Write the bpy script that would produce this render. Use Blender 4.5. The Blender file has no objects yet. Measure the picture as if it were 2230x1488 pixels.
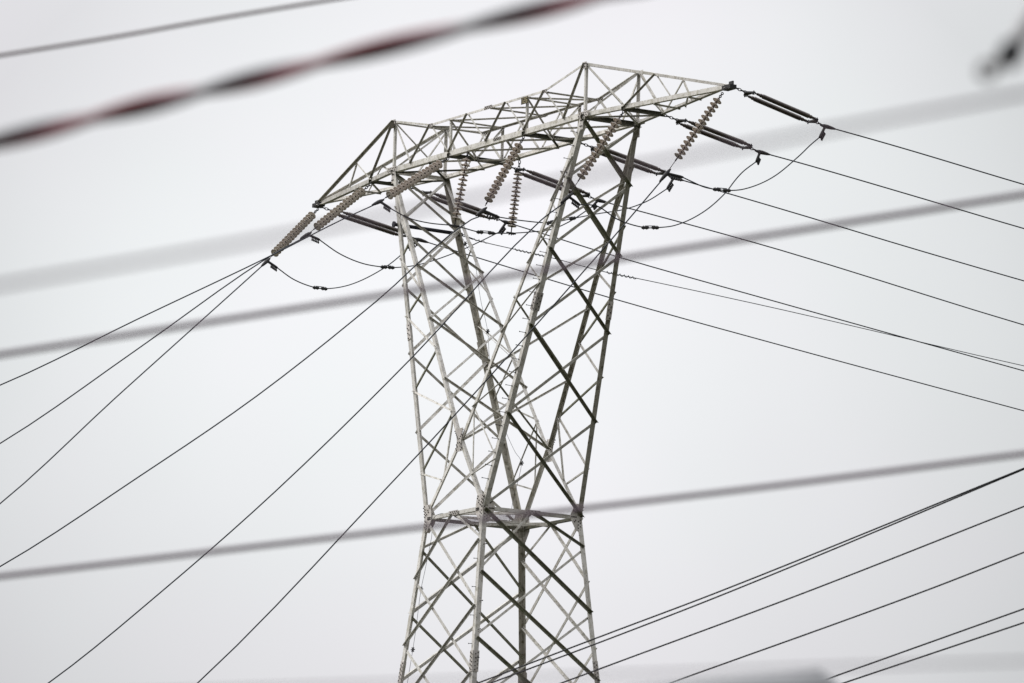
import bpy, bmesh, math, random
from mathutils import Vector, Matrix
random.seed(7)
sc = bpy.context.scene
C = sc.collection

# ------------------------------------------------------------------ camera
cam_d = bpy.data.cameras.new('camera')
cam = bpy.data.objects.new('camera', cam_d); C.objects.link(cam)
r = Vector((0.514217, 0.857231, 0.027116)); u = Vector((0.122029, -0.104422, 0.987018)); f = Vector((-0.848935, 0.504232, 0.158302))
cam.matrix_world = Matrix(((r.x, u.x, -f.x, 148.336), (r.y, u.y, -f.y, -87.974), (r.z, u.z, -f.z, 1.598), (0, 0, 0, 1)))
cam_d.sensor_width = 36.0; cam_d.lens = 227.371; cam_d.clip_start = 0.5; cam_d.clip_end = 6000
cam_d.dof.use_dof = True; cam_d.dof.focus_distance = 174.0; cam_d.dof.aperture_fstop = 5.6
sc.camera = cam
# ------------------------------------------------------------------ light
SUN_EL = math.radians(42); SUN_DIR = Vector((-0.70, -0.72, 0)).normalized()
w = bpy.data.worlds.new("World"); sc.world = w; w.use_nodes = True
nt = w.node_tree; nt.nodes.clear()
def nd(t, typ, **kw):
    n = t.nodes.new(typ)
    for k, v in kw.items(): setattr(n, k, v)
    return n
out = nd(nt, 'ShaderNodeOutputWorld'); bg = nd(nt, 'ShaderNodeBackground'); bg.inputs[1].default_value = 0.1
sky = nd(nt, 'ShaderNodeTexSky', sky_type='NISHITA', sun_disc=False)
sky.sun_elevation = SUN_EL; sky.sun_rotation = math.atan2(SUN_DIR.x, SUN_DIR.y)
tc = nd(nt, 'ShaderNodeTexCoord')
def mth(t, op, a, b=None, clamp=False):
    n = nd(t, 'ShaderNodeMath', operation=op, use_clamp=clamp)
    for i, v in enumerate((a, b)):
        if v is None: continue
        if isinstance(v, (int, float)): n.inputs[i].default_value = v
        else: t.links.new(v, n.inputs[i])
    return n.outputs[0]
def dotv(t, vec, d):
    n = nd(t, 'ShaderNodeVectorMath', operation='DOT_PRODUCT'); t.links.new(vec, n.inputs[0]); n.inputs[1].default_value = d
    return n.outputs['Value']
G = tc.outputs['Generated']
zc = mth(nt, 'MAXIMUM', dotv(nt, G, (0, 0, 1)), 0.0)
# overcast: luminance grows towards the zenith, brighter round the veiled sun
lum = mth(nt, 'ADD', mth(nt, 'MULTIPLY', zc, 9.0), 0.6)
sd = dotv(nt, G, (SUN_DIR.x * math.cos(SUN_EL), SUN_DIR.y * math.cos(SUN_EL), math.sin(SUN_EL)))
lum = mth(nt, 'MULTIPLY', lum, mth(nt, 'ADD', mth(nt, 'MULTIPLY', sd, 0.80), 1.0))
# direction of the brightest sky, close to the line of view
pd = dotv(nt, G, (-0.852, 0.505, 0.136))
# low sky bright behind the tower; unseen opposite side dimmed to darken the steel
lum = mth(nt, 'ADD', lum, mth(nt, 'MULTIPLY', mth(nt, 'POWER', mth(nt, 'MAXIMUM', pd, 0.0), 3.0), 2.50))
ang = mth(nt, 'ARCCOSINE', mth(nt, 'MINIMUM', pd, 1.0))
patch = mth(nt, 'SUBTRACT', 1.0, mth(nt, 'MULTIPLY', mth(nt, 'POWER', mth(nt, 'MINIMUM', mth(nt, 'DIVIDE', ang, 0.102), 1.0), 2.0), 1.0))
lum = mth(nt, 'MULTIPLY', lum, mth(nt, 'ADD', mth(nt, 'MULTIPLY', patch, 0.42), 0.98))
nz = nd(nt, 'ShaderNodeTexNoise'); nt.links.new(G, nz.inputs['Vector']); nz.inputs['Scale'].default_value = 9; nz.inputs['Detail'].default_value = 3
lum = mth(nt, 'MULTIPLY', lum, mth(nt, 'ADD', mth(nt, 'MULTIPLY', nz.outputs['Fac'], 0.24), 0.875))
nz2 = nd(nt, 'ShaderNodeTexNoise'); nt.links.new(G, nz2.inputs['Vector']); nz2.inputs['Scale'].default_value = 14; nz2.inputs['Detail'].default_value = 2
cr = nd(nt, 'ShaderNodeValToRGB'); nt.links.new(nz2.outputs['Fac'], cr.inputs[0])
cr.color_ramp.elements[0].position = 0.35; cr.color_ramp.elements[0].color = (0.972, 0.996, 1.008, 1)
cr.color_ramp.elements[1].position = 0.65; cr.color_ramp.elements[1].color = (1.0, 0.983, 1.022, 1)
vs = nd(nt, 'ShaderNodeVectorMath', operation='SCALE'); nt.links.new(cr.outputs[0], vs.inputs[0]); nt.links.new(lum, vs.inputs['Scale'])
mx = nd(nt, 'ShaderNodeMix', data_type='RGBA'); mx.inputs[0].default_value = 0.985
nt.links.new(sky.outputs[0], mx.inputs[6]); nt.links.new(vs.outputs[0], mx.inputs[7])
nt.links.new(mx.outputs[2], bg.inputs[0]); nt.links.new(bg.outputs[0], out.inputs[0])
sl = bpy.data.lights.new('sun', 'SUN'); sl.energy = 1.5; sl.angle = math.radians(25); sl.color = (1.0, 0.97, 0.92)
so = bpy.data.objects.new('sun', sl); C.objects.link(so)
so.rotation_euler = (-Vector((SUN_DIR.x * math.cos(SUN_EL), SUN_DIR.y * math.cos(SUN_EL), math.sin(SUN_EL)))).to_track_quat('-Z', 'Y').to_euler()
so.location = (0, 0, 80)
vsx = sc.view_settings; vsx.view_transform = 'Standard'; vsx.look = 'None'; vsx.exposure = 0.45; vsx.gamma = 1.0; vsx.use_curve_mapping = False

# survey of the line fittings (metres, tower at the origin)
DATA = {'bracket': [(140.443, -82.463, 3.573), (140.461, -82.433, 3.599), (140.483, -82.397, 3.669)],
 'fg': {'low': [(122.732, -85.086, 3.168), (128.316, -78.118, 4.292), (129.218, -76.992, 4.474), (130.008, -76.006, 4.634), (130.526, -75.36, 4.748), (136.101, -68.403, 5.976)],
        'lowest': [(135.415, -85.095, 2.682), (137.913, -81.977, 2.876), (138.343, -81.44, 2.91), (138.625, -81.089, 2.93), (141.124, -77.971, 3.107)],
        'mid': [(125.016, -86.193, 3.248), (130.573, -79.259, 4.675), (131.074, -78.634, 4.804), (131.774, -77.761, 4.983), (132.542, -76.802, 5.184), (138.097, -69.871, 6.634)],
        'pale': [(136.419, -87.484, 2.364), (139.497, -83.642, 3.237), (139.747, -83.331, 3.308), (139.985, -83.033, 3.384), (140.248, -82.705, 3.467), (140.478, -82.418, 3.537),
                 (143.549, -78.586, 4.476)],
        'thin': [(113.672, -83.706, 5.878), (121.726, -74.981, 7.611), (122.1, -74.575, 7.691), (122.426, -74.222, 7.768), (122.763, -73.856, 7.842), (123.057, -73.539, 7.902),
                 (131.12, -64.803, 9.537)],
        'twist': [(133.554, -87.035, 2.533), (137.362, -82.608, 3.912), (137.646, -82.279, 4.015), (137.938, -81.938, 4.122), (138.107, -81.742, 4.182), (141.92, -77.311, 5.532)],
        'w1': [(33.425, -46.01, 5.258), (51.682, -31.072, 13.539), (53.562, -29.534, 14.392), (55.088, -28.285, 15.082), (59.252, -24.878, 17.105), (77.363, -10.059, 25.902)],
        'w2': [(32.721, -45.372, 5.465), (51.005, -30.412, 13.643), (52.718, -29.01, 14.409), (54.411, -27.625, 15.199), (58.457, -24.314, 17.227), (76.496, -9.554, 26.269)],
        'w3': [(34.579, -45.066, 5.395), (52.876, -30.095, 13.523), (53.573, -29.525, 13.833), (56.317, -27.279, 15.058), (59.26, -24.871, 16.451), (77.426, -10.007, 25.055)],
        'w4': [(37.748, -44.902, 5.316), (56.086, -29.897, 13.289), (59.527, -27.081, 14.786), (60.859, -25.991, 15.414), (79.036, -11.118, 23.983)],
        'w5': [(42.199, -44.902, 5.007), (60.547, -29.889, 12.944), (63.256, -27.673, 14.116), (81.603, -12.66, 22.053)],
        'w6': [(44.084, -45.788, 5.239), (62.544, -30.683, 12.727), (64.849, -28.798, 13.662), (83.309, -13.693, 21.151)]},
 'guy': [(-3.487, 1.1, 30.215), (-2.364, 1.1, 29.551), (-1.255, 1.1, 28.907)],
 'jump': {1: [(-9.966, -1.739, 32.409), (-10.076, -1.12, 32.15), (-10.217, -0.321, 32.019), (-10.27, -0.022, 32.032), (-10.428, 0.869, 32.257), (-10.631, 2.022, 32.852), (-10.742, 2.647, 33.311),
              (-10.8, 2.975, 33.624)],
          2: [(-6.098, -2.546, 32.589), (-6.165, -1.839, 32.277), (-6.239, -1.058, 32.103), (-6.307, -0.341, 32.089), (-6.331, -0.092, 32.107), (-6.409, 0.733, 32.275), (-6.534, 2.057, 32.794),
              (-6.623, 2.996, 33.267), (-6.68, 3.593, 33.593)],
          3: [(-1.516, -2.912, 32.775), (-1.357, -2.421, 32.544), (-1.18, -1.873, 32.444), (-0.964, -1.205, 32.415), (-1.011, -0.378, 32.339), (-1.033, -0.003, 32.36), (-1.07, 0.644, 32.439),
              (-1.316, 1.475, 32.607), (-1.527, 2.187, 32.782), (-1.726, 2.861, 33.093), (-2.0, 3.786, 33.677)],
          4: [(2.28, -1.741, 32.137), (2.239, -0.945, 32.135), (2.195, -0.087, 32.191), (2.158, 0.637, 32.392), (2.118, 1.423, 32.615), (2.071, 2.32, 32.852), (2.033, 3.067, 33.172),
              (2.0, 3.709, 33.594)],
          5: [(6.68, -1.906, 31.827), (6.68, -1.372, 31.853), (6.68, -0.729, 31.575), (6.68, 0.124, 31.454), (6.68, 0.436, 31.489), (6.68, 1.045, 31.621), (6.68, 1.893, 32.063), (6.68, 2.597, 32.675),
              (6.68, 2.876, 33.029), (6.68, 3.116, 33.292), (6.68, 3.542, 33.628)],
          6: [(10.393, -1.1, 32.111), (10.425, -0.853, 32.028), (10.477, -0.463, 31.911), (10.521, -0.127, 31.885), (10.558, 0.157, 31.889), (10.621, 0.635, 31.972), (10.723, 1.406, 32.338),
              (10.824, 2.174, 32.994), (10.866, 2.494, 33.317), (10.9, 2.752, 33.549)]},
 'lamp': [(133.859, -79.057, 3.424), (134.156, -78.558, 3.472), (134.206, -78.473, 3.421)],
 'lead': [(-4.317, 1.02, 32.777), (-4.05, 1.02, 32.481), (-3.682, 1.02, 32.161), (-3.583, 1.1, 31.525), (-3.348, 1.1, 30.852), (-3.181, 1.1, 30.523), (-2.955, 1.1, 30.007), (-2.812, 1.1, 29.197),
          (-2.738, 1.3, 27.984), (-2.127, 1.3, 27.101), (-1.633, 1.3, 26.528), (-1.301, 1.3, 26.214), (-1.401, 1.3, 25.808), (-1.664, 1.3, 25.268), (-1.789, 1.3, 24.864), (0.489, -0.583, 24.45),
          (-0.39, -1.137, 24.45), (-0.816, -1.602, 24.45), (-1.29, -1.45, 23.913), (-1.606, -1.45, 23.007), (-1.777, -1.45, 22.549), (-1.987, -1.45, 21.508), (-2.126, -1.45, 20.935),
          (-2.37, -1.45, 20.045)],
 'left': {1: {'att': (-10.8, 0.0, 34.423),
              'clamp': (-9.966, -2.085, 32.541),
              'stub': (-9.966, -1.739, 32.409),
              'wire': [(-9.821, -2.448, 32.231), (-8.675, -5.312, 29.897), (-7.633, -7.918, 27.772), (-5.961, -12.098, 24.312), (-4.104, -16.741, 21.239), (-2.247, -21.383, 18.78),
                       (-0.39, -26.025, 16.813)]},
          2: {'att': (-6.68, -0.613, 34.476),
              'clamp': (-6.098, -2.942, 32.672),
              'stub': (-6.098, -2.546, 32.589),
              'wire': [(-5.778, -4.22, 31.905), (-4.627, -8.823, 28.682), (-3.487, -13.385, 25.54), (-2.274, -18.236, 22.866), (-1.062, -23.086, 20.728), (0.151, -27.937, 19.017)]},
          3: {'att': (-2.0, -0.855, 34.476),
              'clamp': (-1.516, -3.275, 32.909),
              'stub': (-1.516, -2.912, 32.775),
              'wire': [(-1.267, -4.519, 32.251), (-0.784, -6.934, 30.923), (0.088, -11.295, 28.633), (0.956, -15.634, 26.341), (1.936, -20.537, 24.269), (2.917, -25.44, 22.611),
                       (3.897, -30.343, 21.284)]},
          4: {'att': (2.0, -0.855, 34.476),
              'clamp': (2.28, -2.257, 32.239),
              'stub': (2.28, -1.741, 32.137),
              'wire': [(2.362, -2.664, 31.932), (2.988, -5.798, 29.333), (3.763, -9.67, 26.346), (4.513, -13.419, 23.792), (5.347, -17.59, 21.084), (6.327, -22.493, 18.537), (7.308, -27.395, 16.5),
                       (8.289, -32.298, 14.871)]},
          5: {'att': (6.68, -0.613, 34.476),
              'clamp': (6.68, -2.275, 31.979),
              'stub': (6.68, -1.906, 31.827),
              'wire': [(6.68, -3.064, 31.28), (6.68, -6.757, 27.323), (6.68, -10.633, 23.478), (6.68, -13.784, 20.649), (6.68, -16.805, 18.144), (6.68, -21.805, 14.826), (6.68, -26.805, 12.172),
                       (6.68, -31.805, 10.049)]},
          6: {'att': (10.55, -0.03, 34.423),
              'clamp': (10.393, -1.601, 32.123),
              'stub': (10.393, -1.1, 32.111),
              'wire': [(10.213, -3.401, 29.916), (9.851, -7.022, 25.72), (9.64, -9.13, 23.37), (9.155, -13.979, 18.173), (8.658, -18.954, 13.906), (8.16, -23.929, 10.492), (7.663, -28.904, 7.761)]}},
 'pg': {1: (2, 3), 2: (3, 4), 3: (4, 5), 4: (2, 3), 5: (3, 4), 6: (3, 4)},
 'right': {1: {'att': (-10.8, 0.0, 34.493),
               'clamp': (-10.8, 3.378, 33.898),
               'stub': (-10.8, 2.975, 33.624),
               'wire': [(-10.8, 6.557, 33.408), (-10.8, 10.026, 32.894), (-10.8, 15.835, 32.144), (-10.8, 24.707, 31.058), (-10.8, 36.707, 29.598), (-10.8, 49.707, 28.148), (-10.8, 69.707, 26.183),
                        (-10.8, 94.707, 24.181), (-10.8, 124.707, 22.444), (-10.8, 164.707, 21.258)]},
           2: {'att': (-6.68, 0.613, 34.526),
               'clamp': (-6.68, 3.841, 33.886),
               'stub': (-6.68, 3.593, 33.593),
               'wire': [(-6.68, 7.453, 33.33), (-6.68, 13.117, 32.591), (-6.68, 21.769, 31.491), (-6.68, 33.769, 30.026), (-6.68, 46.769, 28.571), (-6.68, 66.769, 26.599), (-6.68, 91.769, 24.59),
                        (-6.68, 121.769, 22.847), (-6.68, 161.769, 21.656)]},
           3: {'att': (-2.0, 0.855, 34.526),
               'clamp': (-2.0, 4.004, 33.871),
               'stub': (-2.0, 3.786, 33.677),
               'wire': [(-2.0, 5.435, 33.714), (-2.0, 10.028, 33.158), (-2.0, 18.432, 31.923), (-2.0, 30.432, 30.444), (-2.0, 43.432, 28.973), (-2.0, 63.432, 26.982), (-2.0, 88.432, 24.952),
                        (-2.0, 118.432, 23.191), (-2.0, 158.432, 21.989)]},
           4: {'att': (2.0, 0.855, 34.526),
               'clamp': (2.0, 3.951, 33.914),
               'stub': (2.0, 3.709, 33.594),
               'wire': [(2.0, 7.393, 33.466), (2.0, 11.982, 32.835), (2.0, 15.578, 32.367), (2.0, 27.578, 30.907), (2.0, 40.578, 29.458), (2.0, 60.578, 27.493), (2.0, 85.578, 25.492),
                        (2.0, 115.578, 23.756), (2.0, 155.578, 22.57)]},
           5: {'att': (6.68, 0.613, 34.526),
               'clamp': (6.68, 3.695, 33.895),
               'stub': (6.68, 3.542, 33.628),
               'wire': [(6.68, 5.189, 33.727), (6.68, 8.755, 33.276), (6.68, 12.241, 32.823), (6.68, 24.241, 31.448), (6.68, 37.241, 30.082), (6.68, 57.241, 28.231), (6.68, 82.241, 26.346),
                        (6.68, 112.241, 24.71), (6.68, 152.241, 23.592)]},
           6: {'att': (10.9, 0.03, 34.543),
               'clamp': (10.9, 2.959, 33.853),
               'stub': (10.9, 2.752, 33.549),
               'wire': [(10.9, 4.398, 33.69), (10.9, 5.849, 33.513), (10.9, 9.234, 33.072), (10.9, 21.234, 31.709), (10.9, 34.234, 30.354), (10.9, 54.234, 28.518), (10.9, 79.234, 26.647),
                        (10.9, 109.234, 25.025), (10.9, 149.234, 23.917)]}},
 'sky': [(-4.371, 0.93, 32.89), (-4.371, 1.108, 32.872), (-4.371, 1.377, 32.812), (-4.371, 2.72, 32.679), (-4.371, 3.847, 32.585), (-4.371, 5.742, 32.366), (-4.371, 6.733, 32.306),
         (-4.371, 11.616, 31.943), (-4.371, 20.131, 31.194), (-4.371, 35.131, 30.119), (-4.371, 55.131, 29.036), (-4.371, 80.131, 28.244), (-4.371, 110.131, 28.119), (-4.371, 150.131, 29.352)],
 'star': [(-4.148, 1.0, 32.609), (-2.785, 1.0, 29.975), (-1.275, 1.3, 26.186), (-1.777, -1.45, 22.549), (-2.126, -1.45, 20.935)],
 'sus': [((-0.964, -0.855, 34.476), (-0.964, -1.205, 32.415)), ((-1.07, 0.855, 34.476), (-1.07, 0.644, 32.439))]}
# ------------------------------------------------------------------ materials
def mat(name, col, rough=0.6, metal=0.0, noise=None, spec=0.3):
    m = bpy.data.materials.new(name); m.use_nodes = True; t = m.node_tree; b = t.nodes['Principled BSDF']
    b.inputs['Roughness'].default_value = rough; b.inputs['Metallic'].default_value = metal; b.inputs['Specular IOR Level'].default_value = spec
    b.inputs['Base Color'].default_value = (*col, 1)
    if noise:
        c2, scale, lo, hi = noise
        tcn = nd(t, 'ShaderNodeTexCoord'); n = nd(t, 'ShaderNodeTexNoise'); n.inputs['Scale'].default_value = scale; n.inputs['Detail'].default_value = 6
        t.links.new(tcn.outputs['Object'], n.inputs['Vector'])
        rp = nd(t, 'ShaderNodeValToRGB'); t.links.new(n.outputs['Fac'], rp.inputs[0])
        rp.color_ramp.elements[0].position = lo; rp.color_ramp.elements[0].color = (*col, 1)
        rp.color_ramp.elements[1].position = hi; rp.color_ramp.elements[1].color = (*c2, 1)
        t.links.new(rp.outputs[0], b.inputs['Base Color'])
    return m
def steel(name, base, moss, amount):
    """weathered galvanised steel: mottled zinc, lichen / algae patches, rust specks, a little change from member to member"""
    m = bpy.data.materials.new(name); m.use_nodes = True; t = m.node_tree; b = t.nodes['Principled BSDF']
    b.inputs['Roughness'].default_value = 0.62; b.inputs['Metallic'].default_value = 0.0; b.inputs['Specular IOR Level'].default_value = 0.2
    tcn = nd(t, 'ShaderNodeTexCoord'); oi = nd(t, 'ShaderNodeObjectInfo')
    off = nd(t, 'ShaderNodeVectorMath', operation='ADD'); t.links.new(tcn.outputs['Object'], off.inputs[0]); t.links.new(oi.outputs['Random'], off.inputs[1])
    def noise(s, d, lo, hi):
        n = nd(t, 'ShaderNodeTexNoise'); n.inputs['Scale'].default_value = s; n.inputs['Detail'].default_value = d
        t.links.new(off.outputs[0], n.inputs['Vector'])
        r_ = nd(t, 'ShaderNodeMapRange'); t.links.new(n.outputs['Fac'], r_.inputs[0]); r_.inputs[1].default_value = lo; r_.inputs[2].default_value = hi
        return r_.outputs[0]
    def mixc(fac, a, bcol, k=1.0):
        x = nd(t, 'ShaderNodeMix', data_type='RGBA')
        t.links.new(mth(t, 'MULTIPLY', fac, k), x.inputs[0])
        if isinstance(a, tuple): x.inputs[6].default_value = (*a, 1)
        else: t.links.new(a, x.inputs[6])
        x.inputs[7].default_value = (*bcol, 1)
        return x.outputs[2]
    c = mixc(noise(3.0, 4, 0.3, 0.7), base, tuple(v * 0.72 for v in base))
    c = mixc(noise(7.0, 6, 0.52, 0.66), c, moss, amount)
    c = mixc(noise(26.0, 3, 0.62, 0.70), c, (0.07, 0.055, 0.04), 0.75)
    mp = nd(t, 'ShaderNodeMapping'); mp.inputs['Scale'].default_value = (22, 22, 1.6); t.links.new(off.outputs[0], mp.inputs['Vector'])
    st = nd(t, 'ShaderNodeTexNoise'); st.inputs['Scale'].default_value = 1.0; st.inputs['Detail'].default_value = 3; t.links.new(mp.outputs[0], st.inputs['Vector'])
    sr = nd(t, 'ShaderNodeMapRange'); t.links.new(st.outputs['Fac'], sr.inputs[0]); sr.inputs[1].default_value = 0.56; sr.inputs[2].default_value = 0.68
    c = mixc(sr.outputs[0], c, (0.25, 0.19, 0.13), 0.45)
    hsv = nd(t, 'ShaderNodeHueSaturation'); t.links.new(c, hsv.inputs['Color'])
    t.links.new(mth(t, 'ADD', mth(t, 'MULTIPLY', oi.outputs['Random'], 0.30), 0.82), hsv.inputs['Value'])
    t.links.new(hsv.outputs[0], b.inputs['Base Color'])
    return m
M = {}
M['leg'] = steel('leg_steel', (0.80, 0.775, 0.735), (0.30, 0.285, 0.20), 0.5)
M['brace'] = steel('brace_steel', (0.77, 0.75, 0.71), (0.22, 0.21, 0.13), 0.5)
M['algae_shade'] = steel('algae_and_shade_steel', (0.13, 0.13, 0.10), (0.05, 0.055, 0.03), 0.7)  # algae tone, with the shade of crossbars and inner struts painted in
M['olive_shade'] = steel('olive_stain_and_shade_steel', (0.48, 0.46, 0.40), (0.12, 0.11, 0.065), 0.8)  # olive stain on rear legs; on webs and chords also painted shade
M['green_shade'] = steel('green_stain_and_shade_steel', (0.32, 0.32, 0.25), (0.10, 0.11, 0.05), 0.85)  # green stain plus painted underside shade, for one slant of the braces
M['plate'] = steel('gusset_steel', (0.68, 0.64, 0.61), (0.27, 0.24, 0.18), 0.4)
M['bolt'] = mat('bolt_steel', (0.035, 0.028, 0.026), 0.6, 0.3)
M['hard'] = mat('forged_fittings', (0.035, 0.036, 0.042), 0.55, 0.3, ((0.07, 0.06, 0.05), 30, 0.45, 0.7))
M['cable'] = mat('weathered_conductor', (0.032, 0.037, 0.046), 0.55, 0.3)
M['black_cable'] = mat('black_conductor', (0.018, 0.019, 0.024), 0.6)
M['porcelain'] = mat('brown_porcelain', (0.86, 0.79, 0.74), 0.2, 0.0, ((0.58, 0.49, 0.43), 16, 0.4, 0.65), 0.5)
M['porcelain_dark'] = mat('dark_porcelain', (0.045, 0.030, 0.027), 0.4, 0.0, ((0.08, 0.062, 0.048), 7, 0.4, 0.7), 0.5)
M['glaze'] = mat('grey_toughened_glass', (0.87, 0.82, 0.75), 0.15, 0.0, ((0.58, 0.51, 0.44), 14, 0.4, 0.65), 0.6)
M['under'] = mat('disc_underside_tone', (0.52, 0.44, 0.39), 0.35)  # darker than the skirt, for the underside of each disc
M['cap'] = mat('insulator_cap_iron', (0.13, 0.10, 0.085), 0.6, 0.2)
M['pipe'] = mat('dark_painted_pipe', (0.012, 0.013, 0.022), 0.5)
M['sign'] = mat('number_plate_enamel', (0.04, 0.03, 0.014), 0.6, 0, ((0.025, 0.022, 0.01), 10, 0.4, 0.6))
M['digit'] = mat('faded_number_paint', (0.34, 0.29, 0.17), 0.7)
M['red_sheath'] = mat('maroon_cable_sheath', (0.26, 0.08, 0.095), 0.45)
M['grey_sheath'] = mat('grey_cable_sheath', (0.19, 0.18, 0.195), 0.5)
M['dark_sheath'] = mat('dark_maroon_cable_sheath', (0.17, 0.045, 0.06), 0.5)
M['drop_sheath'] = mat('drop_wire_sheath', (0.14, 0.10, 0.13), 0.5)
M['slate_sheath'] = mat('slate_cable_sheath', (0.13, 0.095, 0.10), 0.5)
M['lamp_grey'] = mat('lamp_housing_grey', (0.24, 0.245, 0.255), 0.5, 0.2)
M['pale_metal'] = mat('dull_zinc_bracket', (0.30, 0.29, 0.30), 0.5, 0.2)
M['lamp_glass'] = mat('lamp_bowl', (0.35, 0.33, 0.32), 0.2)
M['wood'] = mat('weathered_pole_wood', (0.17, 0.14, 0.115), 0.85, 0, ((0.09, 0.075, 0.06), 6, 0.35, 0.7))
M['ground'] = mat('grass_and_dirt', (0.035, 0.045, 0.02), 0.95, 0, ((0.055, 0.048, 0.032), 0.35, 0.4, 0.62))
M['concrete'] = mat('footing_concrete', (0.33, 0.32, 0.30), 0.85)

# ------------------------------------------------------------------ helpers
V = Vector
def finish(name, bm, mats, parent=None, smooth=False):
    me = bpy.data.meshes.new(name); bmesh.ops.recalc_face_normals(bm, faces=bm.faces); bm.to_mesh(me); bm.free()
    for m in (mats if isinstance(mats, (list, tuple)) else [mats]): me.materials.append(m)
    if smooth:
        for p in me.polygons: p.use_smooth = True
    o = bpy.data.objects.new(name, me); C.objects.link(o)
    if parent is not None: o.parent = parent
    return o
def thing(name, label, cat, group=None, loc=(0, 0, 0)):
    o = bpy.data.objects.new(name, None); C.objects.link(o); o.location = loc; o.empty_display_size = 0.3
    o['label'] = label; o['category'] = cat
    if group: o['group'] = group
    return o
def frame(d, up=V((0, 0, 1))):
    d = d.normalized(); s = d.cross(up)
    if s.length < 1e-4: s = d.cross(V((1, 0, 0)))
    s.normalize(); return d, s, s.cross(d)
def prism(bm, ring0, ring1, mi=0):
    a = [bm.verts.new(p) for p in ring0]; b = [bm.verts.new(p) for p in ring1]; n = len(a)
    fs = [bm.faces.new((a[i], a[(i + 1) % n], b[(i + 1) % n], b[i])) for i in range(n)]
    fs += [bm.faces.new(a[::-1]), bm.faces.new(b)]
    for q in fs: q.material_index = mi
def tube(bm, pts, rad, seg=8, mi=0, cap=True):
    pts = [V(p) for p in pts]; rings = []; n = len(pts)
    rs = rad if isinstance(rad, (list, tuple)) else [rad] * n
    prev = None
    for i, p in enumerate(pts):
        d = (pts[min(i + 1, n - 1)] - pts[max(i - 1, 0)]).normalized()
        if prev is None: _, s, t = frame(d)
        else:
            s = prev - d * prev.dot(d)
            s.normalize(); t = s.cross(d)
        prev = s
        rings.append([bm.verts.new(p + (s * math.cos(k * 2 * math.pi / seg) + t * math.sin(k * 2 * math.pi / seg)) * rs[i]) for k in range(seg)])
    for i in range(n - 1):
        for k in range(seg):
            fce = bm.faces.new((rings[i][k], rings[i][(k + 1) % seg], rings[i + 1][(k + 1) % seg], rings[i + 1][k])); fce.material_index = mi; fce.smooth = True
    if cap:
        for q in (rings[0][::-1], rings[-1]): bm.faces.new(q).material_index = mi
def lathe(bm, p0, d, prof, seg=16, mi=0):
    """prof: (along, radius) pairs"""
    d, s, t = frame(V(d)); rings = []
    for a, rr in prof:
        c = V(p0) + d * a
        rings.append([bm.verts.new(c + (s * math.cos(k * 2 * math.pi / seg) + t * math.sin(k * 2 * math.pi / seg)) * max(rr, 0.0005)) for k in range(seg)])
    for i in range(len(rings) - 1):
        for k in range(seg):
            q = bm.faces.new((rings[i][k], rings[i][(k + 1) % seg], rings[i + 1][(k + 1) % seg], rings[i + 1][k])); q.material_index = mi; q.smooth = True
    for q in (rings[0][::-1], rings[-1]): bm.faces.new(q).material_index = mi
def box(bm, c, ax, hs, mi=0):
    x, y, z = [a * h for a, h in zip(ax, hs)]
    r0 = [c - x - y - z, c + x - y - z, c + x + y - z, c - x + y - z]; prism(bm, r0, [p + z * 2 for p in r0], mi)
def smooth_path(pts, sub=6):
    P = [V(p) for p in pts]; P = [P[0] * 2 - P[1]] + P + [P[-1] * 2 - P[-2]]; o = []
    for i in range(1, len(P) - 2):
        p0, p1, p2, p3 = P[i - 1:i + 3]
        # centripetal-like tangents scaled to segment length keep uneven spans from overshooting
        L = (p2 - p1).length
        m1 = ((p1 - p0).normalized() + (p2 - p1).normalized()).normalized() * L if (p1 - p0).length > 1e-6 else (p2 - p1)
        m2 = ((p2 - p1).normalized() + (p3 - p2).normalized()).normalized() * L if (p3 - p2).length > 1e-6 else (p2 - p1)
        for k in range(sub):
            t = k / sub; t2 = t * t; t3 = t2 * t
            o.append(p1 * (2 * t3 - 3 * t2 + 1) + m1 * (t3 - 2 * t2 + t) + p2 * (-2 * t3 + 3 * t2) + m2 * (t3 - t2))
    o.append(P[-2]); return o

# ------------------------------------------------------------------ the ground
bm = bmesh.new(); S = 3000
n = 24
vv = [[bm.verts.new(((i / n - .5) * 2 * S, (j / n - .5) * 2 * S, 0)) for j in range(n + 1)] for i in range(n + 1)]
for i in range(n):
    for j in range(n): bm.faces.new((vv[i][j], vv[i + 1][j], vv[i + 1][j + 1], vv[i][j + 1]))
g = finish('ground', bm, M['ground']); g['kind'] = 'structure'

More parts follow.
